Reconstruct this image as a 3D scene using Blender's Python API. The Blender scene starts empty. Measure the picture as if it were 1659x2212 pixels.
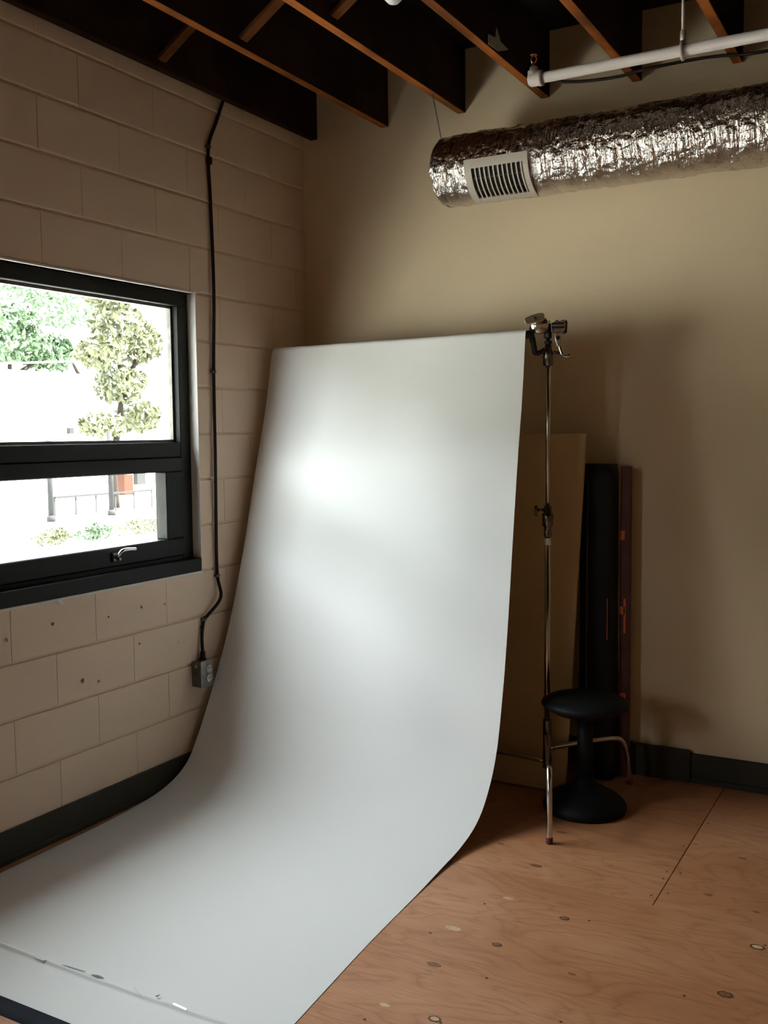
import bpy, bmesh, math, random
from mathutils import Vector, Matrix, noise
random.seed(7)
S = bpy.context.scene
C = S.collection

# ------------------------------------------------------------------ camera
CAM = (2.8627, 0.0, 1.5109)
YAW, PITCH, ROLL, FPX = 0.51131, -0.078447, -0.010105, 2150.76
def cam_axes():
    f = Vector((-math.sin(YAW)*math.cos(PITCH), math.cos(YAW)*math.cos(PITCH), math.sin(PITCH)))
    r = Vector((math.cos(YAW), math.sin(YAW), 0)); u = r.cross(f)
    c, s = math.cos(ROLL), math.sin(ROLL)
    return c*r+s*u, -s*r+c*u, f
r_, u_, f_ = cam_axes()
cd = bpy.data.cameras.new('camera'); cam = bpy.data.objects.new('camera', cd); C.objects.link(cam)
cam.matrix_world = Matrix(((r_.x, u_.x, -f_.x, CAM[0]), (r_.y, u_.y, -f_.y, CAM[1]), (r_.z, u_.z, -f_.z, CAM[2]), (0, 0, 0, 1)))
cd.sensor_fit = 'HORIZONTAL'; cd.sensor_width = 36.0; cd.lens = FPX/1659*36.0
cd.clip_start = 0.05; cd.clip_end = 500
S.camera = cam

# ------------------------------------------------------------------ world: bright overcast sky
SKY = 17.0
w = bpy.data.worlds.new('overcast_sky'); S.world = w; w.use_nodes = True
nt = w.node_tree; nt.nodes.clear()
wo = nt.nodes.new('ShaderNodeOutputWorld'); bg = nt.nodes.new('ShaderNodeBackground')
bg.inputs[0].default_value = (0.91, 0.97, 1.02, 1); bg.inputs[1].default_value = SKY
nt.links.new(bg.outputs[0], wo.inputs[0])
sun = bpy.data.lights.new('sun', 'SUN'); sun.energy = 105.0; sun.angle = 0.009; sun.color = (1.0, 0.95, 0.86)
sun_o = bpy.data.objects.new('sun', sun); C.objects.link(sun_o); sun_o.location = (30, 20, 60)
sun_o.rotation_euler = Vector((-0.42, -0.20, -0.88)).to_track_quat('-Z', 'Y').to_euler()
S.view_settings.view_transform = 'Standard'; S.view_settings.look = 'None'
S.view_settings.gamma = 1.0; S.view_settings.use_curve_mapping = False
S.view_settings.exposure = 0.23
try:
    S.cycles.use_denoising = True
    S.cycles.diffuse_bounces = 6
except Exception: pass

# windows of the room: (wall, from, to, z0, z1)
WZ0, WZ1 = 0.912, 2.127
WIN_LEFT = [(1.61, 3.44), (-1.85, -0.02)]           # along y on the left wall
WIN_FRONT = []
FY, RX, BY = -3.6, 6.4, 4.3074                      # front wall, right wall, back wall
def portal(name, loc, rot, sx, sy):
    l = bpy.data.lights.new(name, 'AREA'); l.shape = 'RECTANGLE'; l.size = sx; l.size_y = sy
    l.cycles.is_portal = True
    o = bpy.data.objects.new(name, l); o.location = loc; o.rotation_euler = rot; C.objects.link(o)
for a, b in WIN_LEFT:
    portal('sky_portal', (-0.21, (a+b)/2, (WZ0+WZ1)/2), (0, -math.pi/2, 0), WZ1-WZ0, b-a)
for a, b in WIN_FRONT:
    portal('sky_portal', ((a+b)/2, FY-0.21, 1.6), (math.pi/2, 0, 0), b-a, 1.6)

# ------------------------------------------------------------------ helpers
def link(name, me, mat=None, parent=None, kind=None):
    o = bpy.data.objects.new(name, me); C.objects.link(o)
    if mat is not None and me is not None and not me.materials: me.materials.append(mat)
    if parent is not None: o.parent = parent
    if kind: o['kind'] = kind
    return o
def tag(o, label, cat, group=None):
    o['label'] = label; o['category'] = cat
    if group: o['group'] = group
    return o
def thing(name, label, cat, loc=(0, 0, 0), group=None):
    o = link(name, None); o.location = loc
    return tag(o, label, cat, group)
class MB:
    def __init__(s): s.v = []; s.f = []; s.smooth = []
    def add(s, vs, fs, smooth=False):
        k = len(s.v); s.v += [tuple(v) for v in vs]
        s.f += [tuple(i+k for i in f) for f in fs]; s.smooth += [smooth]*len(fs); return s
    def box(s, a, b, M=None):
        x0, y0, z0 = a; x1, y1, z1 = b
        vs = [Vector(v) for v in ((x0,y0,z0),(x1,y0,z0),(x1,y1,z0),(x0,y1,z0),(x0,y0,z1),(x1,y0,z1),(x1,y1,z1),(x0,y1,z1))]
        if M is not None: vs = [M @ v for v in vs]
        return s.add(vs, [(0,3,2,1),(4,5,6,7),(0,1,5,4),(1,2,6,5),(2,3,7,6),(3,0,4,7)])
    def tube(s, pts, r, n=12, cap=True):
        pts = [Vector(p) for p in pts]; m = len(pts)
        rs = r if isinstance(r, (list, tuple)) else [r]*m
        t0 = (pts[1]-pts[0]).normalized()
        a = t0.orthogonal().normalized(); vs = []
        for i, p in enumerate(pts):
            t = (pts[min(i+1, m-1)]-pts[max(i-1, 0)]).normalized()
            a = (a - t*a.dot(t)).normalized(); b = t.cross(a)
            for j in range(n):
                th = 2*math.pi*j/n; vs.append(p+rs[i]*(math.cos(th)*a+math.sin(th)*b))
        fs = [(i*n+j, i*n+(j+1) % n, (i+1)*n+(j+1) % n, (i+1)*n+j) for i in range(m-1) for j in range(n)]
        s.add(vs, fs, True)
        if cap:
            k = len(s.v)-m*n
            s.f.append(tuple(k+j for j in reversed(range(n)))); s.f.append(tuple(k+(m-1)*n+j for j in range(n))); s.smooth += [False]*2
        return s
    def lathe(s, prof, n=32, M=None, smooth=True):
        m = len(prof); vs = []
        for r, z in prof:
            for j in range(n):
                th = 2*math.pi*j/n; v = Vector((r*math.cos(th), r*math.sin(th), z)); vs.append(M @ v if M is not None else v)
        fs = [(i*n+j, i*n+(j+1) % n, (i+1)*n+(j+1) % n, (i+1)*n+j) for i in range(m-1) for j in range(n)]
        fs += [tuple(reversed(range(n))), tuple((m-1)*n+j for j in range(n))]
        return s.add(vs, fs, smooth)
    def prism(s, poly, z0, z1, M=None):
        n = len(poly); vs = [Vector((x, y, z0)) for x, y in poly]+[Vector((x, y, z1)) for x, y in poly]
        if M is not None: vs = [M @ v for v in vs]
        return s.add(vs, [tuple(reversed(range(n))), tuple(range(n, 2*n))]+[(i, (i+1) % n, n+(i+1) % n, n+i) for i in range(n)])
    def mesh(s, name):
        me = bpy.data.meshes.new(name); me.from_pydata(s.v, [], s.f); me.polygons.foreach_set('use_smooth', s.smooth); me.update(); return me
    def build(s, name, mat, parent=None, kind=None, bevel=0, seg=1):
        o = link(name, s.mesh(name), mat, parent, kind)
        if bevel:
            b = o.modifiers.new('bevel', 'BEVEL'); b.width = bevel; b.segments = seg; b.limit_method = 'ANGLE'; b.angle_limit = 0.7
        return o
def frame_to(p, d):                                   # matrix with local z along d at p
    z = Vector(d).normalized(); x = z.orthogonal().normalized(); y = z.cross(x)
    return Matrix.Translation(Vector(p)) @ Matrix((x, y, z)).transposed().to_4x4()
def spline(pts, n):
    pts = [Vector(p) for p in pts]; out = []
    for i in range(len(pts)-1):
        p0 = pts[max(i-1, 0)]; p1 = pts[i]; p2 = pts[i+1]; p3 = pts[min(i+2, len(pts)-1)]
        for k in range(n):
            t = k/n
            out.append(0.5*((2*p1)+(p2-p0)*t+(2*p0-5*p1+4*p2-p3)*t*t+(3*p1-p0-3*p2+p3)*t**3))
    out.append(pts[-1]); return out
def resample(pts, n):
    L = [0]
    for a, b in zip(pts, pts[1:]): L.append(L[-1]+(b-a).length)
    out = []; k = 0
    for i in range(n):
        t = L[-1]*i/(n-1)
        while k < len(pts)-2 and L[k+1] < t: k += 1
        u = (t-L[k])/max(L[k+1]-L[k], 1e-9); out.append(pts[k].lerp(pts[k+1], min(max(u, 0), 1)))
    return out

# ------------------------------------------------------------------ materials
def mat(name, col, rough=0.6, metal=0.0, spec=0.5, build=None):
    m = bpy.data.materials.new(name); m.use_nodes = True; t = m.node_tree; b = t.nodes['Principled BSDF']
    b.inputs['Base Color'].default_value = (*col, 1); b.inputs['Roughness'].default_value = rough
    b.inputs['Metallic'].default_value = metal; b.inputs['Specular IOR Level'].default_value = spec
    if build: build(t, b)
    return m
def nd(t, typ, **kw):
    n = t.nodes.new(typ)
    for k, v in kw.items():
        if hasattr(n, k) and not k.startswith('i_'): setattr(n, k, v)
    return n
def coords(t, scale=(1, 1, 1), kind='Object'):
    tc = nd(t, 'ShaderNodeTexCoord'); mp = nd(t, 'ShaderNodeMapping'); mp.inputs['Scale'].default_value = scale
    t.links.new(tc.outputs[kind], mp.inputs[0]); return mp.outputs[0]
def geo_coords(t, scale=(1, 1, 1)):
    g = nd(t, 'ShaderNodeNewGeometry'); mp = nd(t, 'ShaderNodeMapping'); mp.inputs['Scale'].default_value = scale
    t.links.new(g.outputs['Position'], mp.inputs[0]); return mp.outputs[0]
def nz(t, vec, scale, detail=4, rough=0.55, dist=0.0):
    n = nd(t, 'ShaderNodeTexNoise'); n.inputs['Scale'].default_value = scale; n.inputs['Detail'].default_value = detail
    n.inputs['Roughness'].default_value = rough; n.inputs['Distortion'].default_value = dist
    t.links.new(vec, n.inputs['Vector']); return n.outputs['Fac']
def ramp(t, fac, stops):
    r = nd(t, 'ShaderNodeValToRGB'); e = r.color_ramp.elements
    while len(e) < len(stops): e.new(0.5)
    for el, (p, c) in zip(e, stops): el.position = p; el.color = (*c, 1) if len(c) == 3 else c
    t.links.new(fac, r.inputs[0]); return r.outputs[0]
def mixc(t, fac, a, b, mode='MIX'):
    m = nd(t, 'ShaderNodeMix', data_type='RGBA', blend_type=mode)
    for s, v in ((0, fac), (6, a), (7, b)):
        if hasattr(v, 'links'): t.links.new(v, m.inputs[s])
        else: m.inputs[s].default_value = v if s == 0 else (*v, 1)
    return m.outputs[2]
def bump(t, b, h, strength=0.3, dist=0.01):
    n = nd(t, 'ShaderNodeBump'); n.inputs['Strength'].default_value = strength; n.inputs['Distance'].default_value = dist
    t.links.new(h, n.inputs['Height']); t.links.new(n.outputs[0], b.inputs['Normal'])
def setc(t, b, c): t.links.new(c, b.inputs['Base Color'])
def speck(base, amt, scale, bs=0.25, bd=0.004, big=1.2):
    def f(t, b):
        v = geo_coords(t); n1 = nz(t, v, big, 3); n2 = nz(t, v, scale, 5)
        lo = tuple(c*(1-amt) for c in base); hi = tuple(min(1, c*(1+amt*0.6)) for c in base)
        setc(t, b, ramp(t, n1, [(0.3, lo), (0.7, hi)])); bump(t, b, n2, bs, bd)
    return f
CMU = (0.74, 0.575, 0.43)
M_block = mat('painted_block', CMU, 0.62, build=speck(CMU, 0.05, 140, 0.35, 0.003))
M_mortar = mat('painted_mortar', CMU, 0.7, build=speck(CMU, 0.08, 90, 0.4, 0.003))
DRY = (0.74, 0.60, 0.40)
M_dry = mat('painted_drywall', DRY, 0.55, build=speck(DRY, 0.03, 220, 0.08, 0.002))
M_plain = mat('off_white_paint', (0.62, 0.56, 0.46), 0.6, build=speck((0.62, 0.56, 0.46), 0.03, 200, 0.05, 0.002))
M_far = mat('dull_brown_paint', (0.64, 0.48, 0.31), 0.7, build=speck((0.64, 0.48, 0.31), 0.05, 200, 0.05, 0.002))
M_base = mat('dark_rubber_base', (0.045, 0.042, 0.030), 0.6, spec=0.2, build=speck((0.045, 0.042, 0.032), 0.15, 60, 0.1, 0.002))
def ply(t, b):
    oi = nd(t, 'ShaderNodeObjectInfo')
    g = nd(t, 'ShaderNodeNewGeometry')
    sh = nd(t, 'ShaderNodeVectorMath', operation='MULTIPLY_ADD')
    cx = nd(t, 'ShaderNodeCombineXYZ'); t.links.new(oi.outputs['Random'], cx.inputs[0]); t.links.new(oi.outputs['Random'], cx.inputs[1])
    t.links.new(cx.outputs[0], sh.inputs[0]); sh.inputs[1].default_value = (3.1, 7.7, 0); t.links.new(g.outputs['Position'], sh.inputs[2])
    def mp(sc):
        m = nd(t, 'ShaderNodeMapping'); m.inputs['Scale'].default_value = sc; t.links.new(sh.outputs[0], m.inputs[0]); return m.outputs[0]
    warp = nz(t, mp((0.9, 2.6, 1)), 1.6, 3, 0.5, 0.6)
    mul = nd(t, 'ShaderNodeMath', operation='MULTIPLY'); mul.inputs[1].default_value = 13.0; t.links.new(warp, mul.inputs[0])
    fr = nd(t, 'ShaderNodeMath', operation='PINGPONG'); fr.inputs[1].default_value = 0.5; t.links.new(mul.outputs[0], fr.inputs[0])
    grain = ramp(t, fr.outputs[0], [(0.0, (0.82, 0.77, 0.73)), (0.12, (0.95, 0.93, 0.92)), (0.3, (1, 1, 1)), (0.5, (1.03, 1.03, 1.03))])
    fine = ramp(t, nz(t, mp((5, 95, 1)), 2.2, 4, 0.6), [(0.3, (0.74, 0.70, 0.67)), (0.65, (1.06, 1.06, 1.06))])
    tone = ramp(t, nz(t, mp((0.7, 1.4, 1)), 1.3, 3), [(0.3, (0.42, 0.175, 0.078)), (0.5, (0.51, 0.235, 0.115)), (0.72, (0.58, 0.295, 0.16))])
    dk = nz(t, mp((2.2, 9, 1)), 2.0, 2)
    streak = ramp(t, dk, [(0.62, (1, 1, 1)), (0.78, (0.72, 0.66, 0.6))])
    c = mixc(t, 1.0, tone, grain, 'MULTIPLY'); c = mixc(t, 0.8, c, fine, 'MULTIPLY'); c = mixc(t, 0.8, c, streak, 'MULTIPLY')
    setc(t, b, c); bump(t, b, fine, 0.12, 0.002)
M_ply = mat('plywood', (0.5, 0.28, 0.15), 0.42, spec=0.4, build=ply)
M_knot = mat('plywood_knot', (0.26, 0.115, 0.05), 0.5, build=speck((0.26, 0.115, 0.05), 0.4, 120, 0.1, 0.001, 60))
M_knotrim = mat('knot_rim', (0.11, 0.05, 0.024), 0.6, build=speck((0.11, 0.05, 0.024), 0.3, 80))
M_patch = mat('plywood_patch', (0.62, 0.42, 0.26), 0.5, build=speck((0.62, 0.42, 0.26), 0.2, 120, 0.1, 0.001, 30))
M_sub = mat('dark_subfloor', (0.05, 0.03, 0.02), 0.8, build=speck((0.05, 0.03, 0.02), 0.2, 40))
def joistw(t, b):
    v = geo_coords(t, (14, 0.9, 14)); n = nz(t, v, 3.0, 5, 0.6, 0.3); n2 = nz(t, geo_coords(t), 2.2, 3)
    c = ramp(t, n, [(0.25, (0.18, 0.050, 0.008)), (0.55, (0.34, 0.10, 0.016)), (0.8, (0.42, 0.135, 0.026))])
    c2 = ramp(t, n2, [(0.38, (0.30, 0.27, 0.25)), (0.56, (1, 1, 1))]); setc(t, b, mixc(t, 0.85, c, c2, 'MULTIPLY')); bump(t, b, n, 0.2, 0.003)
M_joist = mat('fir_joist_lit_underside', (0.22, 0.08, 0.02), 0.75, spec=0.2, build=joistw)  # brighter fir tone, makes the joist undersides look lit
M_joistside = mat('joist_side_shade_tone', (0.030, 0.014, 0.008), 0.85, spec=0.1, build=speck((0.030, 0.014, 0.008), 0.5, 30, 0.2, 0.003, 3))  # same joists, side faces darkened in colour to stand in for shade
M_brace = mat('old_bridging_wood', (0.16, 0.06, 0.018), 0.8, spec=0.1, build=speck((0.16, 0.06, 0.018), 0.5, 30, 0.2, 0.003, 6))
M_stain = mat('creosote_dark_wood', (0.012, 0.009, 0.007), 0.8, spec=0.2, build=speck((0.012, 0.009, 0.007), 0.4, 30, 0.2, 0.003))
M_paper = mat('seamless_paper', (0.80, 0.80, 0.80), 0.62, spec=0.3, build=speck((0.80, 0.80, 0.80), 0.012, 300, 0.03, 0.001))
M_blackframe = mat('black_window_frame', (0.009, 0.0095, 0.0085), 0.5, spec=0.2, build=speck((0.010, 0.011, 0.010), 0.2, 60, 0.05, 0.001))
M_whitepaint = mat('white_gloss_paint', (0.72, 0.70, 0.66), 0.4, build=speck((0.72, 0.70, 0.66), 0.04, 60, 0.15, 0.002))
M_pipe = mat('white_painted_pipe', (0.56, 0.50, 0.46), 0.4, build=speck((0.56, 0.50, 0.46), 0.06, 40, 0.1, 0.001))
M_chrome = mat('worn_chrome', (0.68, 0.66, 0.62), 0.2, 1.0, build=speck((0.62, 0.60, 0.57), 0.1, 90, 0.03, 0.0005, 20))
M_darkmetal = mat('dark_chrome', (0.20, 0.18, 0.16), 0.25, 1.0, build=speck((0.20, 0.18, 0.16), 0.2, 80, 0.05, 0.0005, 20))
M_blackmetal = mat('black_metal', (0.012, 0.012, 0.014), 0.35, build=speck((0.012, 0.012, 0.014), 0.2, 80, 0.05, 0.001))
M_steel = mat('galvanised_steel', (0.42, 0.42, 0.40), 0.45, 0.8, build=speck((0.42, 0.42, 0.40), 0.3, 60, 0.1, 0.001, 25))
M_plate = mat('pale_zinc_plate', (0.55, 0.57, 0.53), 0.6, 0.1, build=speck((0.55, 0.57, 0.53), 0.2, 60, 0.1, 0.001, 25))
M_boxmetal = mat('grimy_steel_box', (0.13, 0.125, 0.11), 0.5, 0.5, build=speck((0.13, 0.125, 0.11), 0.35, 70, 0.15, 0.001, 30))
M_cable = mat('dark_cable_jacket', (0.020, 0.015, 0.010), 0.6, spec=0.25, build=speck((0.020, 0.015, 0.011), 0.3, 60, 0.1, 0.001))
M_socket = mat('ivory_socket', (0.72, 0.70, 0.64), 0.4, build=speck((0.72, 0.70, 0.64), 0.1, 60))
M_card = mat('tan_foam_board', (0.66, 0.49, 0.27), 0.6, build=speck((0.66, 0.49, 0.27), 0.05, 150, 0.05, 0.001))
M_cardedge = mat('tan_board_edge', (0.50, 0.33, 0.16), 0.7, build=speck((0.50, 0.33, 0.16), 0.15, 90, 0.2, 0.001, 20))
M_blackfab = mat('black_nylon', (0.010, 0.010, 0.011), 0.7, spec=0.3, build=speck((0.010, 0.010, 0.011), 0.2, 300, 0.3, 0.001))
M_vinyl = mat('black_vinyl', (0.006, 0.0065, 0.0065), 0.55, spec=0.15, build=speck((0.008, 0.009, 0.009), 0.2, 120, 0.1, 0.001))
M_redwood = mat('red_brown_board', (0.10, 0.020, 0.008), 0.6, build=speck((0.10, 0.020, 0.008), 0.25, 60, 0.1, 0.001, 15))
M_orange = mat('orange_tape', (0.75, 0.14, 0.03), 0.5, build=speck((0.75, 0.14, 0.03), 0.1, 60))
M_navy = mat('navy_cloth_tape', (0.010, 0.012, 0.020), 0.7, spec=0.12, build=speck((0.012, 0.015, 0.024), 0.25, 250, 0.3, 0.001, 10))
M_reg = mat('cream_register_enamel', (0.46, 0.41, 0.34), 0.45, build=speck((0.46, 0.41, 0.34), 0.05, 60))
M_copper = mat('sprinkler_bronze', (0.62, 0.26, 0.10), 0.3, 1.0, build=speck((0.62, 0.26, 0.10), 0.2, 60))
M_bulb = mat('frosted_bulb_glass', (0.75, 0.74, 0.76), 0.35, build=speck((0.75, 0.74, 0.76), 0.02, 60))
M_scrap = mat('clear_tape_scrap', (0.9, 0.9, 0.92), 0.15, build=speck((0.9, 0.9, 0.92), 0.03, 60))
M_tear = mat('grey_tear_mark', (0.22, 0.22, 0.23), 0.7, build=speck((0.22, 0.22, 0.23), 0.3, 90, 0.1, 0.001, 40))
def foil(t, b):
    v = coords(t, (1, 1, 1)); v2 = coords(t, (1.0, 0.30, 0.30)); v3 = coords(t, (3.2, 0.55, 0.55))
    a = nz(t, v3, 11, 4, 0.6, 0.6)
    vo = nd(t, 'ShaderNodeTexVoronoi', feature='DISTANCE_TO_EDGE'); vo.inputs['Scale'].default_value = 22; t.links.new(v, vo.inputs['Vector'])
    n2 = nz(t, v, 55, 4, 0.6)
    m = nd(t, 'ShaderNodeMath', operation='MULTIPLY_ADD'); t.links.new(vo.outputs['Distance'], m.inputs[0]); m.inputs[1].default_value = 0.35; t.links.new(a, m.inputs[2])
    m2 = nd(t, 'ShaderNodeMath', operation='MULTIPLY_ADD'); t.links.new(n2, m2.inputs[0]); m2.inputs[1].default_value = 0.22; t.links.new(m.outputs[0], m2.inputs[2])
    bump(t, b, m2.outputs[0], 0.85, 0.03)
M_foil = mat('crumpled_foil', (0.80, 0.77, 0.73), 0.13, 1.0, build=foil)
def glassy(name):
    m = bpy.data.materials.new(name); m.use_nodes = True; t = m.node_tree; t.nodes.clear()
    o = nd(t, 'ShaderNodeOutputMaterial'); mx = nd(t, 'ShaderNodeMixShader'); tr = nd(t, 'ShaderNodeBsdfTransparent'); gl = nd(t, 'ShaderNodeBsdfGlossy')
    lw = nd(t, 'ShaderNodeLayerWeight'); lw.inputs[0].default_value = 0.5
    pw = nd(t, 'ShaderNodeMath', operation='POWER'); pw.inputs[1].default_value = 5.0; t.links.new(lw.outputs['Facing'], pw.inputs[0])
    fr = nd(t, 'ShaderNodeMath', operation='MULTIPLY_ADD'); fr.inputs[1].default_value = 0.9; fr.inputs[2].default_value = 0.03; t.links.new(pw.outputs[0], fr.inputs[0])
    tr.inputs[0].default_value = (0.93, 0.95, 0.93, 1); gl.inputs['Roughness'].default_value = 0.02
    t.links.new(fr.outputs[0], mx.inputs[0]); t.links.new(tr.outputs[0], mx.inputs[1]); t.links.new(gl.outputs[0], mx.inputs[2]); t.links.new(mx.outputs[0], o.inputs[0])
    return m
M_glass = glassy('window_glass')
M_lot = mat('pale_concrete_lot', (0.42, 0.42, 0.41), 0.9, build=speck((0.42, 0.42, 0.41), 0.12, 8, 0.1, 0.01, 0.3))
M_white = mat('white_stucco', (0.75, 0.75, 0.74), 0.8, build=speck((0.75, 0.75, 0.74), 0.03, 20))
def leaf(name, a, b_):
    def f(t, b):
        n = nz(t, geo_coords(t), 1.1, 4); setc(t, b, ramp(t, n, [(0.3, a), (0.7, b_)]))
    return mat(name, a, 0.6, build=f)
M_leafg = leaf('green_leaves', (0.012, 0.032, 0.010), (0.030, 0.062, 0.020))
M_leafy = leaf('yellow_green_leaves', (0.032, 0.037, 0.012), (0.062, 0.068, 0.026))
M_bark = mat('bark', (0.012, 0.009, 0.007), 0.9, spec=0.1, build=speck((0.012, 0.009, 0.007), 0.3, 9, 0.3, 0.02))
M_post = mat('grey_post', (0.017, 0.017, 0.018), 0.8, spec=0.1, build=speck((0.017, 0.017, 0.018), 0.2, 9))
M_brick = mat('orange_brick', (0.035, 0.012, 0.007), 0.8, spec=0.1, build=speck((0.035, 0.012, 0.007), 0.2, 9))

# ------------------------------------------------------------------ floor: plywood sheets
sub = MB().box((-0.19, FY-0.19, -0.12), (RX+0.1, BY+0.15, -0.018)).build('floor', M_sub, kind='structure')
SX0, SY0, SW, SL = 2.097, 3.095, 1.2192, 2.4384
G = 0.0013
sheets = []
row = 0; ys = [SY0+SW*k for k in range(-6, 2)]
for i, y0 in enumerate(ys):
    y1 = y0+SW; off = SX0 if (i % 2 == 0) else SX0-SL/2
    x = off-2*SL
    while x < RX:
        a, b = max(x, 0.0), min(x+SL, RX); c, d = max(y0, FY), min(y1, BY)
        if b-a > 0.05 and d-c > 0.05:
            o = MB().box((a+G, c+G, -0.018), (b-G, d-G, 0.0)).build('plywood_sheet', M_ply, sub, bevel=0.0012)
            sheets.append((a, b, c, d, o))
        x += SL
def sheet_at(x, y):
    for a, b, c, d, o in sheets:
        if a <= x <= b and c <= y <= d: return o
    return sub
def disc_mesh(name, rx, ry, h, n=22):
    m = MB(); vs = [(0, 0, h)]+[(rx*math.cos(6.2832*k/n)*(1+0.12*math.sin(3*k+rx*99)), ry*math.sin(6.2832*k/n)*(1+0.1*math.cos(2*k)), h*0.5) for k in range(n)]
    m.add(vs, [(0, k+1, (k+1) % n+1) for k in range(n)]); return m.mesh(name)
me_screw = disc_mesh('screw', 0.0045, 0.0045, 0.0012, 8); me_screw.materials.append(M_knotrim)
for x, y in [(2.075, 3.16), (2.12, 3.20), (2.078, 3.36), (2.122, 3.37), (2.08, 3.60), (2.117, 3.64), (2.083, 3.83), (2.116, 3.86), (2.08, 3.30), (1.95, 2.9), (2.3, 2.62), (1.8, 2.45), (1.62, 2.85), (1.55, 2.6), (2.45, 3.0), (1.78, 2.2), (2.05, 2.35), (1.6, 2.12)]:
    o = link('screw', me_screw, parent=sheet_at(x, y)); o.location = (x, y, 0.0)
KN = [((690, 328), 0.028, 0), ((800, 190), 0.026, 0), ((810, 548), 0.018, 2), ((575, 465), 0.022, 1), ((345, 590), 0.030, 1), ((528, 658), 0.017, 2), ((1615, 668), 0.024, 2), ((1480, 866), 0.024, 2), ((268, 968), 0.020, 2), ((265, 740), 0.026, 0), ((840, 780), 0.014, 0), ((1410, 450), 0.018, 0), ((1550, 297), 0.018, 0), ((1610, 522), 0.014, 0), ((60, 910), 0.018, 1), ((545, 238), 0.016, 0)]
def unproj_floor(px, py):
    d = r_*((px-829.5)/FPX) - u_*((py-1106)/FPX) + f_
    t = -CAM[2]/d.z; return Vector(CAM)+d*t
for (cx, cy), r, k in KN:
    r *= 0.78
    q = unproj_floor(800+cx*859/1659, 1700+cy*859/1659)
    sh = sheet_at(q.x, q.y)
    if k == 2:
        o = link('knot_rim', disc_mesh('knot_rim', r*1.15, r*0.85, 0.0008), M_knotrim, sh); o.location = (q.x, q.y, 0)
        o = link('knot', disc_mesh('knot', r*0.8, r*0.55, 0.0016), M_knot if random.random() < 0.5 else M_patch, sh); o.location = (q.x, q.y, 0)
    else:
        o = link('knot' if k == 0 else 'wood_patch', disc_mesh('knot', r*1.1, r*0.55, 0.001), M_knot if k == 0 else M_patch, sh); o.location = (q.x, q.y, 0)

# ------------------------------------------------------------------ walls
BH = 0.2032; Z0 = 0.5048 - 3*BH; WT = 0.19; ZT = 3.266
def spans(a, b, holes):
    out = []; x = a
    for h0, h1 in sorted(holes):
        if h0 > x: out.append((x, min(h0, b)))
        x = max(x, h1)
    if x < b: out.append((x, b))
    return out
m = MB(); J = 0.008
m.box((-WT+J, FY, -0.12), (-J, BY, WZ0)); m.box((-WT+J, FY, WZ1), (-J, BY, ZT))
for a, b in spans(FY, BY, WIN_LEFT): m.box((-WT+J, a, WZ0), (-J, b, WZ1))
wall_left = m.build('wall_left', M_mortar, kind='structure')
g = 0.0042
far = MB()
block_cache = {}
def block_mesh(L, H, seed):
    key = (round(L, 3), round(H, 3), seed)
    if key not in block_cache:
        me = MB().box((0, 0.0007, g), (WT, L-0.0007, H-g)).mesh('concrete_block')
        bm = bmesh.new(); bm.from_mesh(me)
        fe = [e for e in bm.edges if all(v.co.x > WT-0.001 for v in e.verts)]
        bmesh.ops.bevel(bm, geom=[e for e in fe if abs(e.verts[0].co.z-e.verts[1].co.z) < 1e-6], offset=0.0055, segments=2, affect='EDGES', profile=0.6)
        fe = [e for e in bm.edges if abs(e.verts[0].co.y-e.verts[1].co.y) < 1e-6 and all(v.co.x > WT-0.001 for v in e.verts)]
        bmesh.ops.bevel(bm, geom=fe, offset=0.0009, segments=1, affect='EDGES')
        bm.to_mesh(me); bm.free(); me.materials.append(M_block); block_cache[key] = me
    return block_cache[key]
zr = []
z = Z0; i = 0
while z < ZT:
    zr.append((i, max(z, -0.0), min(z+BH, ZT))); z += BH; i += 1
for i, za, zb in zr:
    if zb-za < 0.03: continue
    ph = 2.594 if (i % 2 == 1) else 2.797
    ph = 2.797 if (i % 2 == 0) else 2.594
    y = ph-16*0.4064
    zc = (za+zb)/2
    holes = WIN_LEFT if WZ0 < zc < WZ1 else []
    while y < BY:
        for a, b in spans(max(y, FY), min(y+0.4064, BY), [(max(h0, FY), h1) for h0, h1 in holes if h0 < y+0.4064 and h1 > y]):
            if b-a < 0.03: continue
            if b > 1.2:
                o = link('concrete_block', block_mesh(b-a, zb-za, 0), parent=wall_left); o.location = (-WT + random.uniform(-0.0003, 0.0003), a, za)
            else:
                far.box((-WT, a+g, za+g), (0, b-g, zb-g))
        y += 0.4064
far.build('block_course', M_block, wall_left, kind='stuff', bevel=0.004)
wall_back = MB().box((-WT, BY, -0.12), (RX, BY+0.13, ZT)).build('wall_back', M_dry, kind='structure')
MB().box((RX, FY, -0.12), (RX+0.15, BY+0.13, ZT)).build('wall_right', M_far, kind='structure')
m = MB()
fz0, fz1 = 0.8, 2.4
for a, b in spans(0, RX, WIN_FRONT): m.box((a, FY-WT, -0.12), (b, FY, ZT))
for a, b in WIN_FRONT: m.box((a, FY-WT, -0.12), (b, FY, fz0)); m.box((a, FY-WT, fz1), (b, FY, ZT))
m.build('wall_front', M_far, kind='structure')
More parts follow.
